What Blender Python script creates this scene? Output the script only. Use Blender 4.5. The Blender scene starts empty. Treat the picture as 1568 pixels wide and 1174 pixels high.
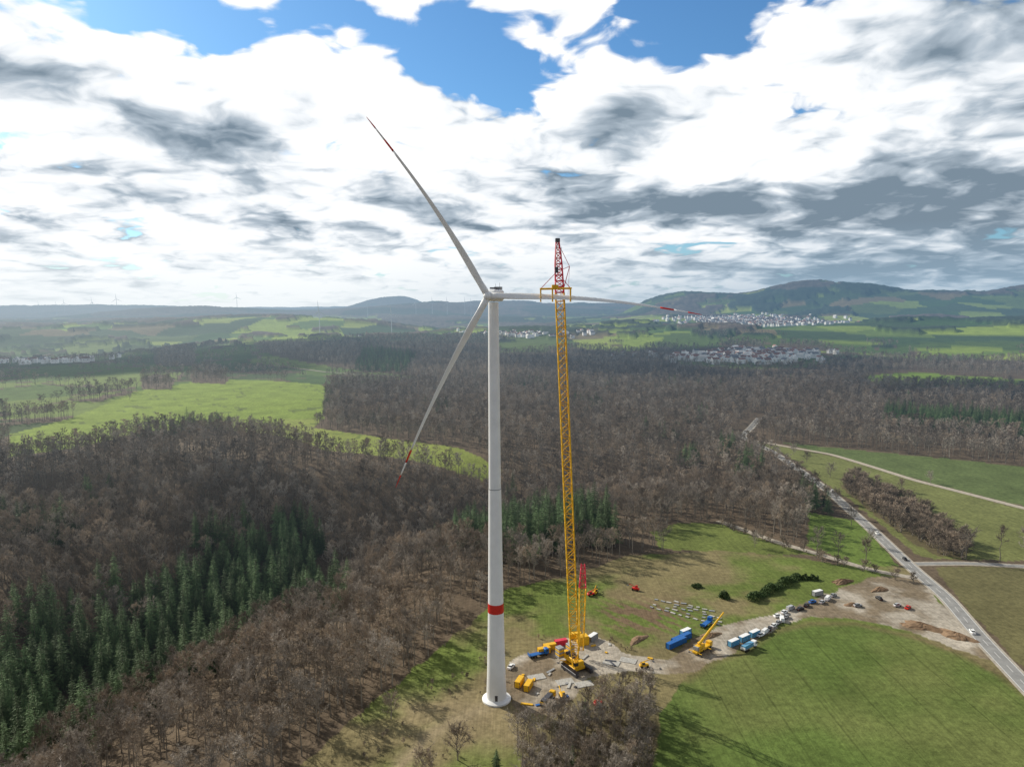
import bpy, bmesh, math, random
import numpy as np
from mathutils import Vector, Matrix
random.seed(7); RNG=np.random.default_rng(7)
SC=bpy.context.scene; COL=SC.collection

# ------------------------------------------------------------ terrain height
def vnoise(x,y,seed=0):
    xi=np.floor(x).astype(np.int64); yi=np.floor(y).astype(np.int64)
    xf=x-xi; yf=y-yi
    def h(a,b):
        n=(a*374761393+b*668265263+seed*974711)&0xffffffff
        n=((n^(n>>13))*1274126177)&0xffffffff
        n=n^(n>>16)
        return (n&0xffff)/65535.0
    u=xf*xf*(3-2*xf); v=yf*yf*(3-2*yf)
    return (h(xi,yi)*(1-u)+h(xi+1,yi)*u)*(1-v)+(h(xi,yi+1)*(1-u)+h(xi+1,yi+1)*u)*v
def fbm(x,y,seed=0,o=4):
    s=0;a=.5;t=0
    for i in range(o):
        s=s+a*vnoise(x*2**i,y*2**i,seed+i*17);t+=a;a*=.5
    return s/t
VAL=[(-420,20),(-300,170),(-225,285),(-175,420),(-113,531),(0,609),(110,660)]
def dpoly(x,y,P):
    d=np.full(x.shape,1e9)
    for (ax,ay),(bx,by) in zip(P[:-1],P[1:]):
        vx,vy=bx-ax,by-ay
        t=np.clip(((x-ax)*vx+(y-ay)*vy)/(vx*vx+vy*vy),0,1)
        d=np.minimum(d,np.hypot(x-ax-t*vx,y-ay-t*vy))
    return d
def ss(a,b,x):
    t=np.clip((x-a)/(b-a),0,1);return t*t*(3-2*t)
HILLS=[(1500,6600,200,420,700),(2450,6100,235,700,800),(3600,5500,185,1000,900),(4900,5600,210,900,900),(-2366,14000,260,700,1500),(0,10500,130,2200,1500),
(-3920,8000,120,800,900),(-8000,12000,110,3000,1500),(4500,11000,200,2500,1500),(-1200,9000,60,700,800)]
def H(x,y):
    x=np.asarray(x,float);y=np.asarray(y,float)
    d=dpoly(x,y,VAL)
    h=-38*np.exp(-(d/82)**2)*(1-.5*ss(-60,110,x))
    h=h+12*np.exp(-((x+330)/220)**2-((y-640)/150)**2)
    r=np.hypot(x,y)
    h=h+ss(520,1000,r)*(fbm(x/420+3.3,y/420+1.7,5,2)-.5)*26
    h=h+ss(1700,3600,r)*((fbm(x/1500+9.1,y/1500+4.2,11,4)-.36)*(190-60*ss(4500,7000,r)))
    hm=0
    for cx,cy,z,sx,sy in HILLS:
        hm=hm+z*np.exp(-(np.abs((x-cx)/sx))**2.6-((y-cy)/sy)**2)
    return h+hm*(.85+.3*fbm(x/500,y/500,31,3))
def h1(x,y): return float(H(np.array([x]),np.array([y]))[0])

# ------------------------------------------------------------ land parcels (metres)
def P(s): return [tuple(map(float,a.split(','))) for a in s.split()]
Z=dict(
meadow=P("-78,228 -60,270 -38,312 -16,358 -2,390 29,404 73,439 134,450 173,439 203,422 239,418 237,373 225,327 216,285 209,251 164,193 -95,196"),
wheat=P("74,289 90,305 104,312 126,333 149,342 172,342 193,327 205,311 211,293 211,278 206,247 164,193 37,194 49,232 58,265"),
pad=P("-3,304 14,323 27,329 40,332 52,313 69,306 86,325 107,342 134,353 181,382 208,401 238,405 230,373 225,337 220,302 212,308 196,332 172,349 152,349 131,338 101,312 78,295 67,294 50,298 32,293 25,277 16,264 3,265 -4,277"),
d1=P("228,531 258,506 235,418 213,418 195,458"),
d2=P("97,453 99,488 123,511 151,506 174,464 197,437 134,447"),
eup=P("312,824 361,780 420,730 489,667 515,642 413,511 400,542 364,630 339,746"),
elow=P("279,841 335,739 360,623 394,534 411,508 347,427 319,428 264,431 259,444 275,566 291,748"),
shrub=P("287,607 316,641 317,546 305,456 283,432 270,436 268,463 277,547"),
ff=P("256,418 339,417 223,268 224,296 238,352"),
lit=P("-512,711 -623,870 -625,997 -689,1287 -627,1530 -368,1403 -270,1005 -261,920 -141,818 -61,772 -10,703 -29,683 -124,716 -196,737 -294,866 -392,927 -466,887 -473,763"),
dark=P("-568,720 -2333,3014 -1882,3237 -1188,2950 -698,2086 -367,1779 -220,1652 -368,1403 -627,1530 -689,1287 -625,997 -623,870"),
clA=P("-750,1647 -796,1862 -628,1575 -560,1381 -643,1424"),
clB=P("-1103,2185 -1371,2877 -996,2231 -843,1883 -939,1873"),
clC=P("-795,1513 -826,1647 -719,1510 -634,1313 -694,1326"),
clr=P("751,1517 894,1572 1030,1421 1064,1345 997,1258 945,1303 760,1335 718,1396"),
vc=P("430,1800 450,2080 700,2220 900,2140 880,1880 700,1700 560,1680"),
f1=P("-1363,3428 -1388,3958 -2193,7906 -1400,7529 -1122,6173 -904,3747 -553,2696 -707,2535 -1071,2893"),
f2=P("-553,4207 -460,6012 -122,5660 -114,2853 -312,2753"),
f3=P("328,3360 809,5011 1166,4607 895,3297 567,2859 355,2838"),
f4=P("367,2730 684,2802 1033,2413 1288,2274 1658,2302 1679,2133 1336,2027 1003,2113 631,2171 379,2339"),
f5=P("1387,2770 1911,2659 1999,2547 1880,2393 1445,2555"),
f6=P("-2907,4161 -3349,5357 -2056,3721 -2163,3455"),
clump=P("30,270 58,279 55,256 41,207 3,208 1,245 13,256"),
)
CON=dict(
con1=P("-203,479 -222,500 -200,550 -152,550 -104,404 -112,350 -170,340 -196,310 -205,270 -275,300 -280,346 -255,399 -216,439"),
con2=P("-52,579 -15,613 34,555 81,517 75,454 31,443 -2,434 -40,497"),
con3=P("210,647 230,639 242,674 224,693"),
con4=P("215,730 234,727 246,768 226,768"),
con5=P("169,708 188,704 194,727 175,731"),
con6=P("481,913 589,806 624,781 704,884 665,913 547,1023"),
con7=P("-400,1779 -258,1704 -276,2085 -466,2267"))
MAIN=P("349,992 311,914 280,857 284,768 270,593 254,484 242,414 237,373 225,327 216,285 209,251 190,180")
TUP=P("285,835 339,746 361,626 396,537 420,480")
TLEFT=P("153,514 165,490 178,464 198,439 215,414 236,400")
SIDE=P("246,423 280,424 311,418 350,412")
VROAD=P("-230,290 -210,338 -182,388 -138,473 -111,520 -76,548 -52,572")
PATH=P("-60,190 -41,230 -33,249 -22,261 -11,269")
FROAD=P("-619,1898 -457,1745 -246,1628")
def inp(x,y,poly):
    r=np.zeros(x.shape,bool);n=len(poly)
    for i in range(n):
        ax,ay=poly[i];bx,by=poly[(i+1)%n]
        if ay==by: continue
        c=((ay>y)!=(by>y))&(x<(bx-ax)*(y-ay)/(by-ay)+ax)
        r^=c
    return r
def hsh(a,b,s):
    n=(a*374761393+b*668265263+s*974711)&0xffffffff
    n=((n^(n>>13))*1274126177)&0xffffffff
    n=n^(n>>16)
    return (n&0xffff)/65535.0
def cells(x,y,size):
    ci=np.floor(x/size).astype(np.int64);cj=np.floor(y/size).astype(np.int64)
    best=np.full(x.shape,1e18);bi=ci.copy();bj=cj.copy()
    for di in (-1,0,1):
        for dj in (-1,0,1):
            a=ci+di;b=cj+dj
            sx=(a+.15+.7*hsh(a,b,1))*size;sy=(b+.15+.7*hsh(a,b,2))*size
            d=(x-sx)**2+((y-sy)*.8)**2
            m=d<best;best=np.where(m,d,best);bi=np.where(m,a,bi);bj=np.where(m,b,bj)
    return bi,bj
GREENS=np.array([[.05,.10,.03],[.09,.13,.04],[.19,.26,.05],[.12,.18,.04],[.05,.085,.035],[.17,.14,.08],[.26,.32,.07],[.05,.09,.035]])
FOR=np.array([.125,.095,.066])
def cover(x,y):
    """returns colour, forest mask, wheat mask"""
    n=x.shape[0]
    wx=x+(fbm(x/9,y/9,77,2)-.5)*5;wy=y+(fbm(x/9+50,y/9,78,2)-.5)*5
    r=np.hypot(x,y)
    col=np.tile(FOR,(n,1));forest=np.ones(n,bool);wheat=np.zeros(n)
    bi,bj=cells(x+(fbm(x/200,y/200,3,2)-.5)*120,y+(fbm(x/200+9,y/200,4,2)-.5)*120,250.)
    k=(hsh(bi,bj,9)*7.99).astype(int)
    ff=fbm(bi*.33+.5,bj*.33+.5,21,2)+(fbm(x/350,y/350,23,3)-.5)*.6
    far=(r>2150+400*(fbm(x/600,y/600,8,2)-.5))
    op=far&(ff<.51-.16*ss(5000,6500,r))&(r<8500)
    forest[op]=False;col[op]=GREENS[k[op]]
    def put(name,c):
        m=inp(wx,wy,Z[name]);forest[m]=False;col[m]=c;return m
    m=put('dark',(.05,.09,.03))  # darker greens paint cloud shade into the crop colours
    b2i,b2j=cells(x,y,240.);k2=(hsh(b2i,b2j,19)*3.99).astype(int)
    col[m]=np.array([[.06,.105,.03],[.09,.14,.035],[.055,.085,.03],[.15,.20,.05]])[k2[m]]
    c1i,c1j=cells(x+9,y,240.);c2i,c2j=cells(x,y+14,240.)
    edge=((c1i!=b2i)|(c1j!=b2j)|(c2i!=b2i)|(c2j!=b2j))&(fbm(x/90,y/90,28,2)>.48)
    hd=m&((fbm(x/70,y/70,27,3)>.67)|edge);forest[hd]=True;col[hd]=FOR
    m=put('lit',(.20,.27,.045))  # bright yellow-green crop, with the sunny break painted into its colour
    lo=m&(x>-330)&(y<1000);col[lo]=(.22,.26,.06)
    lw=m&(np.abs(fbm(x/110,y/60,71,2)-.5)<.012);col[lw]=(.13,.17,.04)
    for c in ('clA','clB','clC'):
        q=inp(wx,wy,Z[c]);forest[q]=True;col[q]=FOR
    put('clr',(.16,.24,.04))
    m=put('vc',(.12,.16,.05))
    for c in ('f1','f2','f3','f5','f6'):
        mq=put(c,(.25,.33,.055))
        q=mq&(k%3==0);col[q]=(.10,.17,.04)
        q=mq&(fbm(x/160,y/160,29,3)>.62);forest[q]=True;col[q]=FOR
    m=inp(wx,wy,Z['f4']);forest[m]=False;col[m]=np.where((k[m]%3==0)[:,None],(.20,.27,.05),(.075,.12,.035))
    q=m&(fbm(x/120,y/120,33,3)>.60);forest[q]=True;col[q]=FOR
    put('eup',(.105,.14,.05));put('elow',(.155,.17,.06));put('ff',(.14,.13,.06));put('d1',(.125,.18,.04));put('d2',(.135,.165,.045))
    m=put('meadow',(.085,.12,.03))
    br=ss(.38,.58,fbm(x/38,y/38,41,4))[:,None];a=np.array([.125,.165,.04]);b=np.array([.20,.17,.085])
    col[m]=(a*(1-br)+b*br)[m]
    w=np.exp(-((x+20)/34)**2-((y-262)/22)**2)*1.1*fbm(x/10,y/10,43,3)*1.5
    w=np.clip(w,0,1)[:,None]; mm=m
    col[mm]=(col*(1-w)+np.array([.26,.21,.12])*w)[mm]
    rut=np.exp(-((x-68)/26)**2-((y-352)/22)**2)*ss(.48,.56,fbm((x*.8+y*.6)/3,(y*.8-x*.6)/16,47,3))
    rut=np.clip(rut*1.4,0,1)[:,None];col[mm]=(col*(1-rut)+np.array([.17,.12,.075])*rut)[mm]
    m=put('wheat',(.10,.145,.036));wheat[m]=1
    ww=ss(.4,.7,fbm(x/45,y/45,57,3))[:,None];col[m]=(col*(1-ww)+np.array([.135,.16,.05])*ww)[m]
    e=np.clip(1-dpoly(x,y,Z['wheat'][:11])/4.5,0,1)[:,None];q=m|inp(wx,wy,Z['meadow'])
    col[q]=(col*(1-.75*e)+np.array([.15,.125,.06])*.75*e)[q]
    m=put('pad',(.27,.235,.185))
    t=fbm(x/14,y/14,51,4);col[m]=(np.array([.20,.16,.11])*(1-ss(.35,.6,t))[:,None]+np.array([.40,.36,.30])*ss(.35,.6,t)[:,None])[m]
    tr=fbm(x/8,y/8,61,2)
    pd=np.clip(1-dpoly(x,y,PATH)/(4+3*tr),0,1)[:,None]
    col=col*(1-pd)+np.array([.32,.26,.16])*pd
    q=inp(wx,wy,Z['shrub']);col[q]=(.13,.11,.06)
    q=inp(wx,wy,Z['clump']);col[q]=(.13,.11,.06);forest[q]=False
    return col,forest,wheat
# ------------------------------------------------------------ materials
SG=1.3e-4
def nd(t,typ,**kw):
    n=t.nodes.new(typ)
    for k,v in kw.items():
        if k in n.inputs.keys(): n.inputs[k].default_value=v
        else: setattr(n,k,v)
    return n
def mth(t,op,a,b_=None):
    n=t.nodes.new('ShaderNodeMath');n.operation=op
    for i,q in enumerate((a,b_)):
        if q is None: continue
        if isinstance(q,(int,float)): n.inputs[i].default_value=q
        else: t.links.new(q,n.inputs[i])
    return n.outputs[0]
def rng(t,src,a,b_,c,d,smooth=False):
    r=t.nodes.new('ShaderNodeMapRange');r.inputs[1].default_value=a;r.inputs[2].default_value=b_;r.inputs[3].default_value=c;r.inputs[4].default_value=d
    if smooth: r.interpolation_type='SMOOTHSTEP'
    t.links.new(src,r.inputs[0]);return r.outputs[0]
def noise(t,vec,sc,det=4,ro=.55,dim='3D'):
    n=t.nodes.new('ShaderNodeTexNoise');n.noise_dimensions=dim;n.inputs['Scale'].default_value=sc;n.inputs['Detail'].default_value=det;n.inputs['Roughness'].default_value=ro
    t.links.new(vec,n.inputs['Vector']);return n.outputs['Fac']
def haze_paint(m,posn):
    """painted haze: blue emission mixed into land kilometres away from the site, paler on the sunward (western) side"""
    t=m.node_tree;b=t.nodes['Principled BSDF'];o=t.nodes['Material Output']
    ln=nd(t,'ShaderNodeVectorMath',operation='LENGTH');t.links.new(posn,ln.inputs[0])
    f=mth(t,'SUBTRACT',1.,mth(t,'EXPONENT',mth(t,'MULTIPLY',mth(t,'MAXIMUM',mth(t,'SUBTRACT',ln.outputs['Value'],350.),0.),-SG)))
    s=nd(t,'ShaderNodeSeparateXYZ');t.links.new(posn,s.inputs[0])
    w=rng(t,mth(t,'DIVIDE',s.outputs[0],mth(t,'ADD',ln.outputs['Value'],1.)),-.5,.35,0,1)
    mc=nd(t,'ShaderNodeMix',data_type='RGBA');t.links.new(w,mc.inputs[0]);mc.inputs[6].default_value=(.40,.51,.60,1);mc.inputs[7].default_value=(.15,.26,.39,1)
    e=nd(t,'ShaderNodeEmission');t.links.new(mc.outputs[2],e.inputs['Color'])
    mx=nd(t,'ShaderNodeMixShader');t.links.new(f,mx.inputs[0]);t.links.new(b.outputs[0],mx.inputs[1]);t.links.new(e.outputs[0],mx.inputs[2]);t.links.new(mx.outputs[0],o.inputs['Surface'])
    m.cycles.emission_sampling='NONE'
def mat(name,c,rough=.6,metal=0,var=.12,scale=1.5,spec=.3,rnd=0,hz=False):
    m=bpy.data.materials.new(name);m.use_nodes=True;t=m.node_tree
    b=t.nodes['Principled BSDF'];b.inputs['Roughness'].default_value=rough;b.inputs['Metallic'].default_value=metal
    b.inputs['Specular IOR Level'].default_value=spec
    g=t.nodes.new('ShaderNodeNewGeometry')
    out=rng(t,noise(t,g.outputs['Position'],scale,1 if hz else 4),.3,.7,1-var,1+var)
    if rnd:
        oi=t.nodes.new('ShaderNodeObjectInfo');out=mth(t,'MULTIPLY',out,rng(t,oi.outputs['Random'],0,1,1-rnd,1+rnd))
    v=t.nodes.new('ShaderNodeVectorMath');v.operation='SCALE';v.inputs[0].default_value=c;t.links.new(out,v.inputs['Scale'])
    t.links.new(v.outputs[0],b.inputs['Base Color'])
    if hz: haze_paint(m,g.outputs['Position'])
    return m
M={}
M['white']=mat('white_paint',(.84,.85,.85),.4,var=.05,scale=.2)
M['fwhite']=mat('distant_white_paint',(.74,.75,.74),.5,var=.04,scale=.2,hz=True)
M['red']=mat('red_paint',(.62,.03,.02),.45)
M['yellow']=mat('crane_yellow',(.80,.46,.02),.45)
M['mag']=mat('crane_red',(.66,.04,.08),.45)
M['steel']=mat('dark_steel',(.09,.09,.10),.45,.4)
M['cable']=mat('steel_cable',(.12,.12,.12),.5,.3)
M['blue']=mat('blue_paint',(.02,.13,.42),.45)
M['lblue']=mat('light_blue_paint',(.12,.35,.55),.45)
M['glass']=mat('window_glass',(.02,.025,.03),.1,spec=.6)
M['tyre']=mat('tyre_rubber',(.02,.02,.02),.8)
M['grey']=mat('grey_paint',(.3,.31,.32),.4)
M['silver']=mat('silver_paint',(.5,.51,.52),.3,.3)
M['black']=mat('black_paint',(.025,.025,.03),.3)
M['conc']=mat('concrete',(.48,.47,.44),.8)
M['mats']=mat('mat_board',(.42,.41,.38),.8,var=.25)
M['asph']=mat('worn_asphalt',(.27,.27,.265),.85,var=.18,scale=.25)
M['gravel']=mat('gravel_track',(.40,.36,.30),.9,var=.2,scale=.5)
M['line']=mat('road_marking',(.75,.75,.73),.6)
M['earth']=mat('excavated_earth',(.24,.16,.10),.95,var=.3,scale=.6)
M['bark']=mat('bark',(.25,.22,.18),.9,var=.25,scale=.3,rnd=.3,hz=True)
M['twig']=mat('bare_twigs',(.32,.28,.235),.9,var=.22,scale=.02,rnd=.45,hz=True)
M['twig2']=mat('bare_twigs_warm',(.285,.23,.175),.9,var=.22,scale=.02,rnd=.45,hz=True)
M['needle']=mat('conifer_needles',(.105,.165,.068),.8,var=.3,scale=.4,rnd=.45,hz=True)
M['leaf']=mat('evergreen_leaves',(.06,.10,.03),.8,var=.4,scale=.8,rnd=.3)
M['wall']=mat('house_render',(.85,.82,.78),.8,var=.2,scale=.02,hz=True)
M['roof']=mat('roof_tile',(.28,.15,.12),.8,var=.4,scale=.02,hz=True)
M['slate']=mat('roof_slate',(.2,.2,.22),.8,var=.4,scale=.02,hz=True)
M['shade_cloud']=mat('shade_cloud_white',(.85,.86,.88),1.,var=.03,scale=.002)
# ------------------------------------------------------------ mesh builder
class B:
    def __init__(s): s.v=[];s.f=[];s.m=[];s.mats=[]
    def mi(s,k):
        if k not in s.mats: s.mats.append(k)
        return s.mats.index(k)
    def face(s,pts,k):
        i=len(s.v);s.v+= [tuple(p) for p in pts];s.f.append(tuple(range(i,i+len(pts))));s.m.append(s.mi(k))
    def loft(s,rings,k,cap=True):
        i0=len(s.v);n=len(rings[0]);mi=s.mi(k)
        for r in rings: s.v+=[tuple(p) for p in r]
        for a in range(len(rings)-1):
            for j in range(n):
                q=(j+1)%n;b=i0+a*n
                s.f.append((b+j,b+q,b+n+q,b+n+j));s.m.append(mi)
        if cap:
            s.f.append(tuple(i0+j for j in reversed(range(n))));s.m.append(mi)
            b=i0+(len(rings)-1)*n;s.f.append(tuple(b+j for j in range(n)));s.m.append(mi)
    def tube(s,p0,p1,r0,r1,k,n=6,cap=True):
        p0=Vector(p0);p1=Vector(p1);d=(p1-p0).normalized()
        u=d.cross(Vector((0,0,1)) if abs(d.z)<.95 else Vector((1,0,0))).normalized();w=d.cross(u)
        rg=[]
        for p,r in ((p0,r0),(p1,r1)):
            rg.append([p+(u*math.cos(2*math.pi*i/n)+w*math.sin(2*math.pi*i/n))*r for i in range(n)])
        s.loft(rg,k,cap)
    def box(s,c,sz,k,rot=0,bev=.0,top=(1,1),tshift=0):
        cx,cy,cz=c;x,y,z=[a/2 for a in sz];ca,sa=math.cos(rot),math.sin(rot)
        def ring(hx,hy,zz,sh=0):
            b=min(bev,hx*.4,hy*.4)
            if b>0: pts=[(-hx+b,-hy),(hx-b,-hy),(hx,-hy+b),(hx,hy-b),(hx-b,hy),(-hx+b,hy),(-hx,hy-b),(-hx,-hy+b)]
            else: pts=[(-hx,-hy),(hx,-hy),(hx,hy),(-hx,hy)]
            return [(cx+(px+sh)*ca-py*sa,cy+(px+sh)*sa+py*ca,cz+zz) for px,py in pts]
        rings=[ring(x,y,-z)]
        if bev>0: rings+=[ring(x,y,z-bev) if top==(1,1) else ring(x*top[0],y*top[1],z-bev,tshift),ring(x*top[0]-bev,y*top[1]-bev,z,tshift)]
        else: rings+=[ring(x*top[0],y*top[1],z,tshift)]
        s.loft(rings,k)
    def obj(s,name,parent=None,loc=None,rot=0,smooth=False,link=True):
        me=bpy.data.meshes.new(name);me.from_pydata(s.v,[],s.f)
        for k in s.mats: me.materials.append(M[k])
        me.polygons.foreach_set('material_index',s.m)
        if smooth: me.polygons.foreach_set('use_smooth',[True]*len(s.f))
        me.update();o=bpy.data.objects.new(name,me)
        if link: COL.objects.link(o)
        if loc: o.location=loc
        o.rotation_euler=(0,0,rot)
        if parent: o.parent=parent
        return o
def empty(name,loc=(0,0,0),rot=0):
    o=bpy.data.objects.new(name,None);COL.objects.link(o);o.location=loc;o.rotation_euler=(0,0,rot);return o
def inst(src,name,loc,rot=0,sc=1):
    o=bpy.data.objects.new(name,src.data);COL.objects.link(o);o.location=loc;o.rotation_euler=(0,0,rot);o.scale=(sc,)*3;return o
# ------------------------------------------------------------ ground sheet
az=np.concatenate([np.arange(-42,42.01,.1),np.arange(46,315,4.)]);az=np.radians(az);na=len(az)
dep=np.arange(36,3.0,-.09);rr=161/np.tan(np.radians(dep))
rr=np.concatenate([[.5,60,120,170,200],rr,np.geomspace(rr[-1]*1.01,32000,230)]);nr=len(rr)
A,Rr=np.meshgrid(az,rr);X=(Rr*np.sin(A)).ravel();Y=(Rr*np.cos(A)).ravel()
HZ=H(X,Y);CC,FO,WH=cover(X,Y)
rad=np.hypot(X,Y);canopy=FO&(rad>2500)
cn=fbm(X/28,Y/28,91,3)
HZ=HZ+np.where(canopy,ss(2500,2800,rad)*(7+16*cn),0)
CC[canopy]=(np.array([.11,.09,.075])*(.3+1.2*cn)[:,None])[canopy]
dk=canopy&(fbm(X/500,Y/500,93,3)>.54);CC[dk]=(np.array([.04,.062,.04])*(.4+1.*cn)[:,None])[dk]
ii,jj=np.meshgrid(np.arange(nr-1),np.arange(na),indexing='ij');j2=(jj+1)%na
quads=np.stack([ii*na+jj,ii*na+j2,(ii+1)*na+j2,(ii+1)*na+jj],-1).reshape(-1,4)[:,::-1]
me=bpy.data.meshes.new('ground');nv=len(X);nf=len(quads)
me.vertices.add(nv);me.vertices.foreach_set('co',np.stack([X,Y,HZ],-1).astype('f').ravel())
me.loops.add(nf*4);me.loops.foreach_set('vertex_index',quads.astype('i').ravel())
me.polygons.add(nf);me.polygons.foreach_set('loop_start',np.arange(0,nf*4,4,dtype='i'));me.polygons.foreach_set('loop_total',np.full(nf,4,dtype='i'))
me.update(calc_edges=True)
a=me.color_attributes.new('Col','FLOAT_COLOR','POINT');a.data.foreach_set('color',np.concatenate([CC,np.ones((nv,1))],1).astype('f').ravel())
a=me.attributes.new('wheat','FLOAT','POINT');a.data.foreach_set('value',WH.astype('f'))
me.polygons.foreach_set('use_smooth',[True]*nf)
g=bpy.data.objects.new('ground',me);COL.objects.link(g)
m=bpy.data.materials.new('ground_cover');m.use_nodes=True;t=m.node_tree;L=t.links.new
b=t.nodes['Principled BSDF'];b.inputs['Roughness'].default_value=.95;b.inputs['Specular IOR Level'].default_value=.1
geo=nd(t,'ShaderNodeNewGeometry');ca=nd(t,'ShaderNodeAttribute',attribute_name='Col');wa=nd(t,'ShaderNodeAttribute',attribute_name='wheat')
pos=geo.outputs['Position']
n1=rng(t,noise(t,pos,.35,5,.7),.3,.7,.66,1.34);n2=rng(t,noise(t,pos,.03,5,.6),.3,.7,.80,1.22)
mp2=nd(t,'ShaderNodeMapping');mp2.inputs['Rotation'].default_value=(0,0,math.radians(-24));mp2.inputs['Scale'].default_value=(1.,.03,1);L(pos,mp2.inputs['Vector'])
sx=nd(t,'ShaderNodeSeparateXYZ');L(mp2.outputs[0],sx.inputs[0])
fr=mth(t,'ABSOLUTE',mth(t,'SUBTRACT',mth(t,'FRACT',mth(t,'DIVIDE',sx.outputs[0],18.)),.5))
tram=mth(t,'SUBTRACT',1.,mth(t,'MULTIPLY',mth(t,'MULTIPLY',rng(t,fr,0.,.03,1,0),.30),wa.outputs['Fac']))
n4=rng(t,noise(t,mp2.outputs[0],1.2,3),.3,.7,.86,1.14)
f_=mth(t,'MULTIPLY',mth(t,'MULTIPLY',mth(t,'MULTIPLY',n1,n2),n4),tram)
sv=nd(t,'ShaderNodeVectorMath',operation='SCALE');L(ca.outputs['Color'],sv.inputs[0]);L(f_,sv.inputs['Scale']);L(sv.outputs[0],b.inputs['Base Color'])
bp=nd(t,'ShaderNodeBump');bp.inputs['Strength'].default_value=.5;bp.inputs['Distance'].default_value=.4;L(noise(t,pos,.8,2,.7),bp.inputs['Height']);L(bp.outputs[0],b.inputs['Normal'])
haze_paint(m,pos)
me.materials.append(m)
# ------------------------------------------------------------ roads
def dens(poly,step):
    out=[]
    for (ax,ay),(bx,by) in zip(poly[:-1],poly[1:]):
        n=max(1,int(math.hypot(bx-ax,by-ay)/step))
        out+=[(ax+(bx-ax)*i/n,ay+(by-ay)*i/n) for i in range(n)]
    out.append(poly[-1])
    p=np.array(out,float)
    for _ in range(int(40/step)): p[1:-1]=(p[:-2]+2*p[1:-1]+p[2:])/4
    return p
def ribbon(name,poly,offs,off,k,dash=None,step=3.,bld=None):
    p=dens(poly,step);t=np.gradient(p,axis=0);t/=np.hypot(t[:,0],t[:,1])[:,None];nrm=np.stack([t[:,1],-t[:,0]],1)
    b=bld or B()
    rows=[]
    for o in offs:
        q=p+nrm*o;rows.append(np.column_stack([q,H(q[:,0],q[:,1])+off]))
    for i in range(len(p)-1):
        if dash and (i%dash[0])>=dash[1]: continue
        for a in range(len(offs)-1): b.face([rows[a][i],rows[a+1][i],rows[a+1][i+1],rows[a][i+1]],k)
    return b
def road(name,poly,w,k,lines=False,off=.10):
    e=empty(name)
    ribbon(name,poly,np.linspace(-w/2-1.2,w/2+1.2,4),off-.03,'gravel').obj('verge',e)
    ribbon(name,poly,np.linspace(-w/2,w/2,4),off,k).obj('carriageway',e)
    if lines:
        b=ribbon('',poly,(-w/2+.25,-w/2+.5),off+.012,'line');ribbon('',poly,(w/2-.5,w/2-.25),off+.012,'line',bld=b)
        ribbon('',poly,(-.1,.1),off+.012,'line',dash=(4,2),bld=b);b.obj('markings',e)
    return e
road('main_road',MAIN,7.2,'asph',True,.16)
road('gravel_track',TUP,4.2,'gravel',off=.2);road('gravel_track',TLEFT,3.2,'gravel',off=.14);road('side_road',SIDE,4.5,'asph',off=.12)
road('valley_road',VROAD,5,'asph',off=.15);road('country_road',FROAD,6,'asph',off=.6)
# ------------------------------------------------------------ trees
def decid(seed,h=19,low=.42,cr=4.2,nl=15,ns=8,nt=8,tw=.12,k='twig',link=False):
    r=random.Random(seed);b=B()
    p=Vector((0,0,-1));pts=[p.copy()]
    for i in range(5): pts.append(Vector((r.uniform(-.35,.35)*(i+1)*.5,r.uniform(-.35,.35)*(i+1)*.5,h*.88*(i+1)/5)))
    def tr(z):
        q=max(0,min(4.999,z/(h*.88)*5));i=int(q);return pts[i].lerp(pts[i+1],q-i)
    for i in range(5): b.tube(pts[i],pts[i+1],.28*(1-i/5.5),.28*(1-(i+1)/5.5),'bark',5,False)
    for l in range(nl):
        f=(l+r.random())/nl;z=h*(low+(.9-low)*f);s=tr(z);a=r.uniform(0,6.283)+l*2.4
        prof=math.sin(math.pi*(.22+.70*f))**.8;ln=cr*prof*r.uniform(.8,1.15)*(1.15);el=math.radians(r.uniform(25,50)+25*f)
        d=Vector((math.cos(a)*math.cos(el),math.sin(a)*math.cos(el),math.sin(el)))
        mid=s+d*ln*.55;e=mid+(d+Vector((r.uniform(-.3,.3),r.uniform(-.3,.3),.25))).normalized()*ln*.6
        b.tube(s,mid,.10,.06,'bark',3,False);b.tube(mid,e,.06,.025,'bark',3,False)
        for q in range(ns):
            u=r.uniform(.25,1);o=s.lerp(mid,u/.5) if u<.5 else mid.lerp(e,(u-.5)*2)
            dd=(d+Vector((r.gauss(0,.7),r.gauss(0,.7),r.gauss(.25,.5)))).normalized();L_=ln*r.uniform(.22,.5);e2=o+dd*L_
            sd=dd.orthogonal().normalized()*.05;b.face([o-sd,o+sd,e2],k)
            for w in range(nt):
                o3=o.lerp(e2,r.uniform(.2,1));d3=(dd*.6+Vector((r.gauss(0,.7),r.gauss(0,.7),r.gauss(.2,.6)))).normalized()*r.uniform(.6,1.5)
                sd=d3.cross(Vector((r.gauss(0,1),r.gauss(0,1),r.gauss(0,1)))).normalized()*tw*.5
                b.face([o3-sd,o3+sd,o3+d3],k)
    return b.obj('bare_tree_source',link=link)
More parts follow.
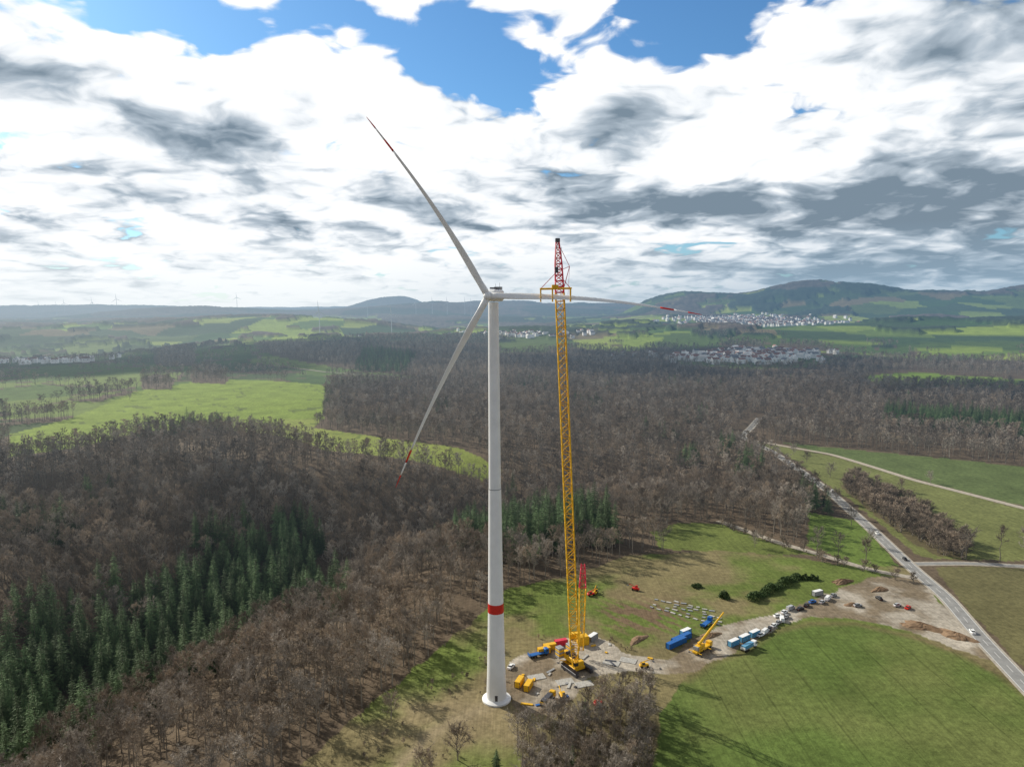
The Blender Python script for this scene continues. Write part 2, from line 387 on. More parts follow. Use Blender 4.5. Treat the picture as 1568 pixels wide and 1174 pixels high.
def conif(seed,h=22,R0=3.3):
    r=random.Random(seed);b=B();b.tube((0,0,-1),(0,0,h),.28,.03,'bark',5,False)
    nw=22
    for w in range(nw):
        f=(w+.5)/nw;z=h*(.10+.89*f);R=R0*(1-f)**.7*r.uniform(.72,1.2)+.25
        for q in range(8):
            a=q*.785+w*1.1+r.uniform(-.25,.25);ra=R*r.uniform(.6,1.25);d=Vector((math.cos(a),math.sin(a),0));s=Vector((-d.y,d.x,0))
            dr=-.28*ra+r.uniform(-.15,.15)*ra;o=Vector((0,0,z));e=o+d*ra+Vector((0,0,dr))
            b.face([o-s*.1+Vector((0,0,.15)),o+s*.1,e],'needle')
            for j in range(4):
                u=.25+.2*j;c=o.lerp(e,u)
                for sg in (-1,1):
                    tip=c+d*ra*.22+s*sg*ra*(.36*(1.15-u))+Vector((0,0,-.12*ra+r.uniform(-.2,.25)))
                    b.face([c-d*ra*.1,c+d*ra*.1,tip],'needle')
    return b.obj('conifer_source',link=False)
def shrubm(seed):
    return decid(seed,h=5.5,low=.05,cr=3.0,nl=14,ns=8,nt=8,tw=.12,k='twig2')
def newc(n,l):
    c=bpy.data.collections.new(n)
    for o in l: c.objects.link(o)
    return c
TV=((1,19,.42,4.6,'twig'),(2,21,.5,4.1,'twig2'),(3,17,.35,5.0,'twig'),(4,20,.45,4.5,'twig2'),(5,18,.4,5.2,'twig'))
DEC=[decid(s,h=hh,low=lo,cr=cr,k=k) for s,hh,lo,cr,k in TV]
FAR=[decid(s,h=hh,low=lo,cr=cr,k=k,nl=11,ns=5,nt=5,tw=.36) for s,hh,lo,cr,k in TV]
cd_=newc('bare_tree_variants',DEC);cf_=newc('bare_tree_far_variants',FAR)
CONS=[conif(11,22,4.0),conif(12,25,3.8),conif(13,18,4.2),conif(14,20,3.4)]
cc_=newc('conifer_variants',CONS)
SHR=[shrubm(21),shrubm(22),shrubm(23)];cs_=newc('shrub_variants',SHR)
def scatter(name,pts,col,nvar,smin,smax):
    n=len(pts);me=bpy.data.meshes.new(name);me.vertices.add(n);me.vertices.foreach_set('co',pts.astype('f').ravel())
    a=me.attributes.new('rot','FLOAT','POINT');a.data.foreach_set('value',RNG.uniform(0,6.28,n).astype('f'))
    a=me.attributes.new('scl','FLOAT','POINT');a.data.foreach_set('value',RNG.uniform(smin,smax,n).astype('f'))
    a=me.attributes.new('idx','INT','POINT');a.data.foreach_set('value',RNG.integers(0,nvar,n).astype('i'))
    o=bpy.data.objects.new(name,me);COL.objects.link(o)
    ng=bpy.data.node_groups.new(name+'_scatter','GeometryNodeTree')
    ng.interface.new_socket('Geometry',in_out='INPUT',socket_type='NodeSocketGeometry');ng.interface.new_socket('Geometry',in_out='OUTPUT',socket_type='NodeSocketGeometry')
    N=ng.nodes;K=ng.links.new
    gi=N.new('NodeGroupInput');go=N.new('NodeGroupOutput');ip=N.new('GeometryNodeInstanceOnPoints');ci=N.new('GeometryNodeCollectionInfo')
    ci.inputs['Collection'].default_value=col;ci.inputs['Separate Children'].default_value=True;ci.inputs['Reset Children'].default_value=True
    def at(nm,ty):
        q=N.new('GeometryNodeInputNamedAttribute');q.data_type=ty;q.inputs['Name'].default_value=nm;return q.outputs['Attribute']
    cx=N.new('ShaderNodeCombineXYZ');K(at('rot','FLOAT'),cx.inputs['Z'])
    K(gi.outputs[0],ip.inputs['Points']);K(ci.outputs[0],ip.inputs['Instance']);ip.inputs['Pick Instance'].default_value=True
    K(at('idx','INT'),ip.inputs['Instance Index']);K(cx.outputs[0],ip.inputs['Rotation']);K(at('scl','FLOAT'),ip.inputs['Scale']);K(ip.outputs[0],go.inputs[0])
    md=o.modifiers.new('scatter','NODES');md.node_group=ng
    return o
def jgrid(r0,r1,s):
    R=r1;gx=np.arange(-R*.75,R*.72,s);gy=np.arange(-0,R,s);x,y=np.meshgrid(gx,gy);x=x.ravel()+RNG.uniform(-.48,.48,x.size)*s;y=y.ravel()+RNG.uniform(-.48,.48,y.size)*s
    r=np.hypot(x,y);a=np.degrees(np.arctan2(x,y));m=(r>=r0)&(r<r1)&(a>-46)&(a<41)
    return x[m],y[m]
def incon(x,y):
    c=np.zeros(x.shape,bool)
    for p in CON.values(): c|=inp(x,y,p)
    return c
RD=[(MAIN,15),(TUP,8),(TLEFT,5),(SIDE,6),(VROAD,7),(FROAD,10)]
dp=[];cp=[]
for r0,r1,s in ((170,650,7.8),(650,1500,9.6),(1500,2750,14.)):
    x,y=jgrid(r0,r1,s);_,fo,_=cover(x,y)
    for rd,w in RD: fo&=dpoly(x,y,rd)>w
    fo&=fbm(x/60,y/60,101,3)>.29
    ic=incon(x,y)
    z=H(x,y)
    mixd=ic&(fbm(x/40,y/40,111,2)>.66)&(r0<300)
    d=(fo&~ic)|mixd;dp.append(np.stack([x,y,z],-1)[d])
    if r0<1500:
        c=(fo&~ic&(fbm(x/60,y/60,105,2)>.76)&(RNG.random(x.size)<.7));cp.append(np.stack([x,y,z],-1)[c])
    else: cp.append(np.stack([x,y,z],-1)[ic])
for r0,r1,s in ((650,1500,8.),):
    x,y=jgrid(r0,r1,s);c=incon(x,y)&cover(x,y)[1]
    for rd,w in RD: c&=dpoly(x,y,rd)>w
    cp.append(np.stack([x,y,H(x,y)],-1)[c])
x,y=jgrid(170,650,6.6);c=incon(x+(fbm(x/25,y/25,121,2)-.5)*40,y+(fbm(x/25,y/25,122,2)-.5)*40)&cover(x,y)[1]
for rd,w in RD: c&=dpoly(x,y,rd)>w
c&=(fbm(x/40,y/40,111,2)<.70)&(RNG.random(x.size)<.88)
scatter('conifer_stand',np.stack([x,y,H(x,y)],-1)[c],cc_,4,.75,1.5)
scatter('bare_forest',dp[0],cd_,5,.75,1.2)
scatter('bare_forest_far',np.concatenate(dp[1:]),cf_,5,.78,1.25)
scatter('conifer_forest',np.concatenate(cp),cc_,4,.7,1.3)
def fill(poly,s):
    a=np.array(poly);x,y=np.meshgrid(np.arange(a[:,0].min(),a[:,0].max(),s),np.arange(a[:,1].min(),a[:,1].max(),s))
    x=x.ravel()+RNG.uniform(-.45,.45,x.size)*s;y=y.ravel()+RNG.uniform(-.45,.45,y.size)*s;m=inp(x,y,poly);x=x[m];y=y[m];return np.stack([x,y,H(x,y)],-1)
q=fill(Z['clump'],5.4);q=q[(np.hypot(q[:,0]+7,q[:,1]-275)>11)]
scatter('bare_thicket',q,cd_,5,.5,.88)
q=fill(Z['shrub'],6.5);scatter('roadside_scrub',q[q[:,0]<400],cs_,3,1.0,1.9)
q=fill(Z['clump'],5.);scatter('undergrowth',q,cs_,3,.35,.7)
q=dens(TLEFT,7.);q=q+RNG.uniform(-3,3,q.shape)+np.array([-7,-3]);scatter('track_hedgerow',np.column_stack([q,H(q[:,0],q[:,1])]),cs_,3,.7,1.2)
x=RNG.uniform(-80,60,900);y=RNG.uniform(205,330,900);k=inp(x,y,Z['meadow'])&~inp(x,y,Z['wheat'])&~inp(x,y,Z['pad'])&(fbm(x/14,y/14,131,3)>.6)&(dpoly(x,y,PATH)>4)
scatter('meadow_scrub',np.column_stack([x,y,H(x,y)])[k],cs_,3,.12,.34)
OPEN=[decid(31,h=12,low=.2,cr=5.0,nl=20),decid(32,h=11,low=.22,cr=4.4,nl=20,k='twig2')]
for i,(x,y) in enumerate([(369,614),(297,704),(292,640),(309,767),(300,745),(262,560),(245,500),(222,432),(160,455),(330,590),(-640,1180),(-20,236),(236,455),(-48,262),(18,236),(-30,222)]):
    inst(OPEN[i%2],'roadside_tree',(x,y,h1(x,y)),i*1.3,.8+.1*(i%4))
for i,(x,y) in enumerate([(28,262),(20,228),(-6,228)]):
    inst(CONS[i%3],'young_spruce',(x,y,h1(x,y)),i,.38+.08*i)
# ------------------------------------------------------------ wind turbine
WT=empty('wind_turbine',(-7,275,0))
def ring(r,z,n=48,cx=0,cy=0): return [(cx+r*math.cos(2*math.pi*i/n),cy+r*math.sin(2*math.pi*i/n),z) for i in range(n)]
prof=[(4.15,1.1),(3.75,12),(3.4,26),(3.2,37.4)]
b=B();b.loft([ring(*p) for p in prof],'white');b.loft([ring(3.1,41.2),ring(2.85,60),ring(2.62,78),ring(2.5,88)],'white')
b.loft([ring(2.53,88.02),ring(2.53,88.3)],'grey');b.loft([ring(2.42,88.32),ring(2.3,110),ring(2.15,140),ring(2.0,161.4)],'white')
b.box((0,-4.15,2.6),(1.1,.25,2.3),'steel')
ob=b.obj('tower',WT,smooth=True);ob.data.set_sharp_from_angle(angle=math.radians(40))
b=B();b.loft([ring(3.24,37.42),ring(3.16,41.18)],'red');b.obj('red_band',WT)
b=B();b.loft([ring(5.9,-.6),ring(5.9,.55),ring(4.5,1.09)],'white');b.obj('foundation',WT)
yaw=math.radians(14)
b=B()
def sec(y,hw,z0,z1,c=.8):
    pts=[(-hw+c,z0),(hw-c,z0),(hw,z0+c),(hw,z1-c),(hw-c,z1),(-hw+c,z1),(-hw,z1-c),(-hw,z0+c)]
    return [(px,y,pz) for px,pz in pts]
b.loft([sec(-3.2,1.6,162.2,165.4),sec(-1.5,2.0,161.7,166.2),sec(8.5,2.0,161.7,166.4),sec(10,1.6,162.4,166.2)],'white')
b.box((0,7.5,166.9),(2.6,2.6,1.0),'grey');b.tube((.8,6.5,167.3),(.8,6.5,169),.06,.05,'steel');b.tube((-.8,6.5,167.3),(-.8,6.5,168.6),.06,.05,'steel')
b.box((0,2,166.75),(2.8,4,.6),'steel')
b.obj('nacelle',WT,rot=-yaw)
b=B();n=24
hr=[]
for yy,r in ((-2.6,.15),(-2.4,.8),(-1.7,1.4),(-.7,1.7),(.8,1.85),(2.2,1.7),(3.2,1.4)):
    hr.append([(r*math.cos(2*math.pi*i/n),yy,r*math.sin(2*math.pi*i/n)) for i in range(n)])
b.loft(hr,'white');ho=b.obj('hub',WT,smooth=True);ho.location=(-1.8,-6.6,163.6);ho.rotation_euler=(0,0,-yaw)
def blade(name,tip,bulge,pit):
    b=B();o=Vector((-1.8,-7,163.6));tip=Vector(tip);ax=(tip-o).normalized();Ln=(tip-o).length;side=Vector((0,-1,0)).cross(ax).normalized();n=20
    def sect(u):
        c=o+ax*Ln*u+side*bulge*math.sin(math.pi*u)
        if u<.06: ch,th=2.6,2.6
        else:
            ch=np.interp(u,[.06,.14,.22,.4,.6,.8,.94,1],[2.6,3.7,3.8,2.6,1.7,1.05,.7,.2]);th=np.interp(u,[.06,.14,.22,.4,.6,.8,1],[2.5,1.9,1.4,.8,.48,.3,.08])
        tw=math.radians(pit+np.interp(u,[0,.2,1],[0,10,0]))
        cd=side*math.cos(tw)+Vector((0,1,0))*math.sin(tw);td=ax.cross(cd).normalized();out=[]
        for i in range(n):
            a=2*math.pi*i/n;cx=math.cos(a);sy=math.sin(a)
            k=1 if u<.06 else (.55+.45*(cx+1)/2)
            out.append(c+cd*(cx*ch*.5)+td*(sy*th*.5*k))
        return out
    def seg(u0,u1,k,m): b.loft([sect(u0+(u1-u0)*i/m) for i in range(m+1)],k)
    seg(.012,.80,'white',26);seg(.8003,.865,'red',4);seg(.8653,.93,'white',4);seg(.9303,.995,'red',5)
    b.obj(name,WT,smooth=True)
blade('blade_1',(-45.5,-8,228.6),-1.9,42)
blade('blade_2',(78.2,-9,156.3),2.2,48)
blade('blade_3',(-38.1,-8,90.5),-1.5,46)
# ------------------------------------------------------------ crawler crane
CR=empty('crawler_crane',(0,0,0))
def lattice(b,p0,p1,w0,w1,k,pan=3.4,cr=.2,br=.11,up=Vector((0,-1,0))):
    p0=Vector(p0);p1=Vector(p1);d=(p1-p0);Ln=d.length;d.normalize();u=d.cross(up).normalized();v=d.cross(u).normalized()
    n=max(1,round(Ln/pan));C=[]
    for i in range(n+1):
        f=i/n;w=(w0+(w1-w0)*f)/2;c=p0+d*Ln*f
        C.append([c+u*w+v*w,c-u*w+v*w,c-u*w-v*w,c+u*w-v*w])
    for j in range(4):
        for i in range(n): b.tube(C[i][j],C[i+1][j],cr,cr,k,5,False)
    for i in range(n):
        for j in range(4):
            q=(j+1)%4
            if (i+j)%2: b.tube(C[i][j],C[i+1][q],br,br,k,4,False)
            else: b.tube(C[i][q],C[i+1][j],br,br,k,4,False)
            b.tube(C[i][j],C[i][q],br,br,k,4,False)
b=B();foot=Vector((27,295,3.2));head=Vector((17.6,274.5,184));dv=head-foot
def bp_(f): return foot+dv*f
lattice(b,bp_(0),bp_(.05),1.6,3.5,'yellow');lattice(b,bp_(.05),bp_(.895),3.5,3.3,'yellow',3.4,.24,.14);b.obj('main_boom',CR)
b=B();lattice(b,bp_(.895),bp_(.955),3.2,2.6,'mag',2.4,.22,.15);lattice(b,bp_(.955),bp_(1.0),2.6,1.2,'mag',2,.22,.15)
j=bp_(.90);b.tube(j+Vector((1.4,0,0)),j+Vector((3.9,1,9)),.18,.14,'mag');b.tube(j+Vector((3.9,1,9)),bp_(1.0),.1,.1,'mag');b.tube(j+Vector((1.4,0,8)),j+Vector((3.9,1,9)),.12,.12,'mag')
b.tube(j+Vector((3.9,1,9)),j+Vector((3.2,1,-4)),.06,.06,'mag')
b.box(bp_(1.0)+Vector((0,0,.6)),(1.8,1.4,1.5),'steel',bev=.15);b.obj('boom_head',CR)
b=B();mt=Vector((32.5,318,41));mf=Vector((31,309,3.5))
lattice(b,mf,mf.lerp(mt,.72),1.8,3.0,'yellow',3);lattice(b,mf.lerp(mt,.72),mt,3.0,1.6,'mag',2.4,.2,.13);b.obj('derrick_mast',CR)
b=B()
for s in (-.8,.8):
    b.tube(mt+Vector((s,0,0)),bp_(.62)+Vector((s,0,0)),.07,.07,'cable',4);b.tube(mt+Vector((s,0,0)),Vector((33+s,322,5)),.09,.09,'cable',4)
    b.tube(bp_(.99)+Vector((s*.6+.9,.5,0)),bp_(.25)+Vector((s*.5,2.2,0)),.06,.06,'cable',4)
b.obj('pendant_cables',CR)
b=B()
ca_,sa_=math.cos(.55),math.sin(.55)
def cr2(x,y,z): return (28+x*ca_-y*sa_,298+x*sa_+y*ca_,z)
for s in (-3.9,3.9):
    b.box(cr2(s,0,1.0),(1.7,11.5,1.9),'steel',rot=.55,bev=.5)
    for q in range(16): b.box(cr2(s,-5.4+q*.72,2.0),(1.8,.45,.16),'black',rot=.55)
b.box(cr2(0,0,1.6),(6.0,4.5,1.2),'yellow',rot=.55,bev=.2);b.tube(cr2(0,0,2.2),cr2(0,0,2.9),1.9,1.9,'steel',20)
b.box(cr2(0,3.5,4.0),(3.6,13,2.2),'yellow',rot=.55,bev=.25);b.box(cr2(-2.9,-2.4,4.6),(1.7,2.6,2.6),'yellow',rot=.55,bev=.2);b.box(cr2(-2.9,-3.1,4.9),(1.74,1.4,1.5),'glass',rot=.55)
for s in (-2.9,2.9):
    for z in range(5): b.box(cr2(s,9,3.4+z*.95),(2.8,3.2,.85),'yellow' if z%2 else 'grey',rot=.55,bev=.1)
for q in range(3): b.tube(cr2(-1.5,1+q*2.4,5.6),cr2(1.5,1+q*2.4,5.6),.75,.75,'steel',14)
b.box((33,322,2.2),(5,4,4.2),'yellow',rot=.3,bev=.2)
b.obj('undercarriage_and_cab',CR)
b=B();yz=166.2
b.tube((10.6,268.6,yz),(22.4,268.6,yz+.2),.38,.38,'yellow',8);b.tube((10.6,266.2,yz),(22.4,266.2,yz+.2),.25,.25,'yellow',8)
for x in (10.9,15.3,22.0):
    b.tube((x,268.6,yz),(x,268.6,yz-4.6),.3,.24,'yellow',6);b.tube((x,266.2,yz),(x,266.2,yz-4.6),.24,.2,'yellow',6);b.tube((x,268.8,yz-4.6),(x,266,yz-4.6),.28,.28,'yellow',6);b.tube((x,268.8,yz),(x,266,yz),.28,.28,'yellow',6)
b.box((16.2,267.4,yz+.9),(2.4,2.6,1.2),'yellow',bev=.15)
b.tube((10.8,267.4,yz),(16.6,267.6,yz+6),.13,.13,'mag',6);b.tube((22.2,267.4,yz),(17.0,267.6,yz+6),.13,.13,'mag',6)
b.box((16.8,267.6,yz+7.0),(1.3,.9,2.2),'steel',bev=.15)
b.tube((16.6,267.6,yz+8),(17.0,274.4,183.8),.07,.07,'cable',4);b.tube((17.0,267.6,yz+8),(17.5,274.4,183.8),.07,.07,'cable',4)
b.obj('blade_yoke',CR)
# ------------------------------------------------------------ vehicles & site equipment
def car(k,kind='car'):
    b=B();L_,W_,hh=(4.5,1.85,.85) if kind=='car' else (5.6,2.0,1.1)
    b.box((0,0,.35+hh/2-.05),(L_,W_,hh),k,bev=.18)
    if kind=='car': b.box((-.2,0,1.38),(2.7,1.6,.62),'glass',top=(.68,.86),tshift=-.1);b.box((-.3,0,1.72),(1.8,1.36,.08),k,bev=.03)
    else:
        b.box((-.55,0,1.75),(4.3,1.9,.95),k,top=(.94,.9),bev=.1);b.box((1.75,0,1.62),(.5,1.74,.6),'glass',top=(.5,.95),tshift=-.15);b.box((1.0,0,1.75),(.8,1.93,.5),'glass')
    for x in (-L_*.31,L_*.32):
        for s in (-1,1): b.tube((x,s*(W_/2-.22),.34),(x,s*(W_/2+.02),.34),.34,.34,'tyre',12)
    for s in (-.6,.6): b.box((L_/2,s,.75),(.06,.35,.16),'line');b.box((-L_/2,s,.8),(.06,.3,.16),'red')
    return b.obj('src',link=False)
CARS={k:car(k) for k in ('white','silver','black','grey','blue','red')};VANS={k:car(k,'van') for k in ('white','silver')}
def put(src,name,x,y,deg,sc=1): return inst(src,name,(x,y,h1(x,y)+.05),math.radians(deg),sc)
ks=['white','silver','black','white','grey','blue','grey','black','silver','black']
for i in range(7):
    f=i/6;x=120+(140-120)*f;y=329+(349-329)*f
    (put(VANS['white'],'parked_van',x,y,40+i*7) if i%4==1 else put(CARS[ks[i]],'parked_car',x,y,35+(i*13)%30))
for i in range(9):
    f=i/8;x=136+(176-136)*f;y=350+(372-350)*f+(i%3)*1.6
    (put(VANS['white' if i%2 else 'silver'],'parked_van',x,y,28+i*3) if i%5==2 else put(CARS[ks[(i*3)%10]],'parked_car',x,y,20+(i*17)%40))
for x,y,k,a in ((199,371,'black',100),(208,359,'red',40),(204,362,'silver',20),(-1,300,'white',60),(183,362,'grey',10)): put(CARS[k],'parked_car',x,y,a)
put(CARS['white'],'driving_car',253.5,480,-98);put(CARS['black'],'driving_car',245.5,430,-98);put(VANS['silver'],'driving_van',271.5,590,84)
put(CARS['white'],'driving_car',224,331,75)
def container(k,L_=12.2,roof=None):
    b=B();b.box((0,0,1.4),(L_,2.44,2.5),k)
    n=int(L_/.6)
    for i in range(n):
        x=-L_/2+.3+i*L_/n
        for s in (-1,1): b.box((x,s*1.25,1.4),(.28,.07,2.2),k)
    for x in (-L_/2,L_/2):
        for s in (-1.2,1.2): b.box((x,s,1.4),(.2,.2,2.7),'steel')
    b.box((0,0,2.68),(L_-.1,2.3,.06),roof or k)
    for s in (-.6,.6): b.box((L_/2+.02,s,1.4),(.05,1.0,2.2),k);b.tube((L_/2+.08,s,.4),(L_/2+.08,s,2.5),.04,.04,'steel')
    return b
cb=container('blue').obj('src',link=False);cy=container('yellow',6).obj('src',link=False);cr_=container('mag',6).obj('src',link=False);cl=container('lblue',6,roof='white').obj('src',link=False);cg=container('grey',6,roof='white').obj('src',link=False)
put(cb,'shipping_container',77,320,37);put(cb,'shipping_container',80.5,324.5,37);put(cl,'office_container',84,331,37)
for x,y,a in ((2.5,286,70),(6.2,283,70),(17,317,20),(14.2,313.5,20)): put(cy,'equipment_container',x,y,a)
put(cr_,'equipment_container',22.5,321,20);put(cy,'equipment_container',30,328,15);put(cg,'office_container',38,326,50)
for i in range(3): put(cl,'office_container',104+i*6.5,320+i*4.6,36)
put(cg,'office_container',168,377,25)
def truck(k,load=None):
    b=B();b.box((0,0,1.0),(9.5,1.1,.35),'steel');b.box((3.9,0,2.0),(2.1,2.45,2.3),k,bev=.2,top=(.9,.95));b.box((4.85,0,2.4),(.15,2.1,.8),'glass')
    b.box((4.0,0,2.35),(.9,2.48,.7),'glass');b.box((-1.2,0,1.35),(7.6,2.5,.3),k if not load else 'grey',bev=.05)
    if load: b.box((-1.2,0,2.3),(6.8,2.3,1.5),load,bev=.1)
    b.box((-4.9,0,1.9),(.15,2.5,1.0),k)
    for x in (3.6,-1.6,-2.9,-4.1):
        for s in (-1,1): b.tube((x,s*.85,.5),(x,s*1.22,.5),.5,.5,'tyre',12)
    return b.obj('src',link=False)
tb=truck('blue');tw=truck('white','lblue');ty=truck('yellow','steel')
put(tb,'blue_truck',11.5,310.5,25);put(tw,'flatbed_truck',110,316,38);put(ty,'service_truck',14,272.5,60);put(tb,'blue_truck',97,341,50)
b=B();b.box((0,0,1.3),(13,2.7,.9),'yellow',bev=.15);b.box((5.6,0,2.2),(2.0,2.6,1.5),'yellow',bev=.2);b.box((6.3,0,2.4),(.8,2.4,.8),'glass')
for x in (-5,-3.4,-1.2,3,4.8):
    for s in (-1,1): b.tube((x,s*.9,.65),(x,s*1.36,.65),.65,.65,'tyre',14)
b.tube((-1.5,0,1.7),(-1.5,0,2.2),1.2,1.2,'steel',16);b.box((-2.5,0,3.0),(5.5,2.6,1.6),'yellow',bev=.2);b.box((-.4,1.5,3.1),(2.0,1.0,1.6),'yellow',bev=.15);b.box((.3,1.5,3.3),(.7,1.04,.9),'glass')
b.box((-5.2,0,2.9),(1.2,2.7,1.7),'grey',bev=.1)
for i,(x0,x1,w) in enumerate(((-3,7,.62),(6.5,13,.5),(12.5,17.5,.38))):
    f=math.tan(math.radians(24));b.tube((x0,0,4+ (x0+3)*f),(x1,0,4+(x1+3)*f),w,w,'yellow',8)
b.tube((0,0,3.2),(4,0,6.4),.2,.2,'steel')
for x in (-5.8,2):
    b.tube((x,-3.4,1.2),(x,3.4,1.2),.18,.18,'yellow',6)
    for s in (-3.3,3.3): b.tube((x,s,1.2),(x,s,.1),.12,.12,'steel');b.tube((x,s,0),(x,s,.12),.5,.5,'steel',10)
o=b.obj('mobile_crane',loc=(88,315,h1(88,315)),rot=math.radians(42))
def lift(k):
    b=B();b.box((0,0,1.1),(4.2,1.9,.9),k,bev=.2);b.box((-.4,-.5,2.0),(1.4,.9,1.1),'glass',top=(.85,.9));b.box((-.4,-.5,2.6),(1.3,.9,.1),k)
    b.tube((-1.7,.55,1.9),(3.6,.55,3.2),.22,.18,k,6);b.tube((3.6,.55,3.2),(4.2,.55,2.2),.12,.12,'steel');b.box((4.5,.3,2.1),(.9,1.6,.1),'steel')
    for x in (-1.3,1.4):
        for s in (-1,1): b.tube((x,s*.75,.55),(x,s*1.1,.55),.55,.55,'tyre',12)
    return b.obj('src',link=False)
lr=lift('red');ly=lift('yellow')
for x,y,s,a in ((43,378,lr,20),(46,381,ly,70),(69,385,lr,150),(20,276,ly,100),(34,270,lr,30),(58,300,ly,10),(24,302,ly,200)): put(s,'telehandler',x,y,a)
b=B()
for i in range(10):
    for jn in range(5):
        if random.random()<.25: continue
        x=74+i*3.2+jn*1.2+random.uniform(-.6,.6);y=368-i*2.3+jn*3.4-6+random.uniform(-.6,.6);z=h1(x,y);b.box((x,y,z+.25),(random.uniform(1.6,3),1.1,.4),random.choice(('mats','conc','grey')),rot=-.5+random.uniform(-.3,.3),bev=.04)
b.obj('stacked_mat_boards')
b=B()
for i in range(60):
    x=random.uniform(3,66);y=random.uniform(270,324)
    if not inp(np.array([x]),np.array([y]),Z['pad'])[0] or math.hypot(x-28,y-298)<9: continue
    b.box((x,y,h1(x,y)+.22),(random.choice((1.2,2.4,5.0)),1.1,.4),random.choice(('mats','conc','grey','steel','yellow','blue')),rot=random.uniform(0,3),bev=.05)
for x,y,r_ in ((22,288,.3),(30,286,.3),(10,292,.3),(44,304,-.4),(52,306,-.4)): b.box((x,y,h1(x,y)+.12),(7.5,4.5,.2),'mats',rot=r_,bev=.05)
b.obj('site_materials')
def heap(x,y,rx,ry,hh,rot,k='earth'):
    b=B();rings=[]
    for a in range(6):
        f=a/5;q=[]
        for i in range(28):
            th=2*math.pi*i/28;w=(1-f)*(1+.22*math.sin(3*th+x)+random.uniform(-.12,.12))+.03;lx=rx*w*math.cos(th);ly_=ry*w*math.sin(th)
            q.append((lx,ly_,hh*(1-(1-f)**1.6)*random.uniform(.85,1.1)-.15*(a==0)))
        rings.append(q)
    b.loft(rings,k);b.obj('earth_heap',loc=(x,y,h1(x,y)),rot=rot)
for h_ in ((203,338,10,4.5,2.2,-.6),(214,328,9,4,2.0,-.9),(190,395,7,3,2,.3),(181,364,4,3,1.2,.2),(60,326,7,2.5,1.1,.8),(96,330,6,2.5,1.2,.4),(206,384,6,3,1.5,.5),(-8,292,7,2.5,1.2,1.2)): heap(*h_)
def hedge(name,p0,p1,w,hh,n):
    b=B()
    for i in range(n):
        f=random.random();u=random.gauss(0,.42);z=hh*math.sqrt(max(0,1-(min(1,abs(u))**2)))*random.random()**.5*(.75+.35*math.sin(f*19)+.1*math.sin(f*47))
        c=Vector((p0[0]+(p1[0]-p0[0])*f,p0[1]+(p1[1]-p0[1])*f,0));d=Vector((p1[0]-p0[0],p1[1]-p0[1],0)).normalized();c+=Vector((-d.y,d.x,0))*u*w;c.z=z
        q=Vector((random.gauss(0,1),random.gauss(0,1),random.gauss(0,1))).normalized();e=q.orthogonal().normalized();s=random.uniform(.25,.55)
        b.face([c-q*s,c+e*s*.6,c+q*s,c-e*s*.6],'leaf')
    o=b.obj(name,loc=(0,0,h1(*p0)));return o
hedge('hedge',(128,369),(166,401),3.6,4.2,7000);hedge('hedge',(166,401),(178,399),3,3,1500);hedge('evergreen_bush',(114,372),(117,375),3,4,1200);hedge('evergreen_bush',(102,388),(107,390),2.5,2,700)
# ------------------------------------------------------------ villages, distant turbines
def village(cx,cy,sx,sy,n,seed,sc=1.):
    r=random.Random(seed);b=B();xs=np.array([cx+r.gauss(0,1)*sx for _ in range(n)]);ys=np.array([cy+r.gauss(0,1)*sy for _ in range(n)]);zs=H(xs,ys)+3
    for x,y,z in zip(xs,ys,zs):
        l,w,hh=r.uniform(10,20)*sc,r.uniform(8,12)*sc,r.uniform(5,9)*sc;a=r.choice((.3,1.87,.5));ca,sa=math.cos(a),math.sin(a)
        b.box((x,y,z+hh/2-2),(l,w,hh+6),'wall',rot=a)
        def T(px,py,pz): return (x+px*ca-py*sa,y+px*sa+py*ca,z+pz)
        lx,wy=l/2+.5,w/2+.5;h0=hh+1;hr=hh+1+w*.42;k=r.choice(('roof','roof','slate','wall'))
        b.face([T(-lx,-wy,h0),T(lx,-wy,h0),T(lx,0,hr),T(-lx,0,hr)],k);b.face([T(lx,wy,h0),T(-lx,wy,h0),T(-lx,0,hr),T(lx,0,hr)],k)
        b.face([T(-l/2,-w/2,h0),T(-l/2,w/2,h0),T(-l/2,0,hr-.3)],'wall');b.face([T(l/2,w/2,h0),T(l/2,-w/2,h0),T(l/2,0,hr-.3)],'wall')
        b.box(T(l*.2,w*.1,hr-.3),(.9,.9,1.6),'slate',rot=a)
        for q in (-.25,.25): b.box(T(l*q,-w/2-.03,hh*.55),(1.6,.1,1.5),'slate',rot=a)
    b.obj('distant_village')
village(1466,4368,230,260,700,1,1.35);village(1380,4150,170,150,260,5,1.3);village(620,1960,90,75,170,2,1.1);village(730,2030,70,50,90,6,1.1);village(68,2828,130,60,80,3);village(-1430,2117,110,60,50,4);village(-1250,1990,60,30,20,7);village(-560,3400,100,60,30,8);village(1250,3300,120,60,60,9);village(500,3900,150,80,60,10)
b=B();b.loft([ring(2.6,-3,10),ring(1.6,138,10)],'fwhite');b.box((0,1,140),(4,11,4),'fwhite',bev=.5)
for q in range(3):
    a=math.radians(95+120*q);ax=Vector((math.cos(a),0,math.sin(a)));s=Vector((-math.sin(a),0,math.cos(a)));o_=Vector((0,-5,140))
    for u0,u1,w0,w1 in ((0,12,1.2,2.0),(12,62,2.0,.4)):
        R_=lambda u,w:[o_+ax*u+s*w,o_+ax*u+Vector((0,w*.5,0)),o_+ax*u-s*w,o_+ax*u-Vector((0,w*.5,0))]
        b.loft([R_(u0,w0),R_(u1,w1)],'fwhite')
dt=b.obj('src',link=False)
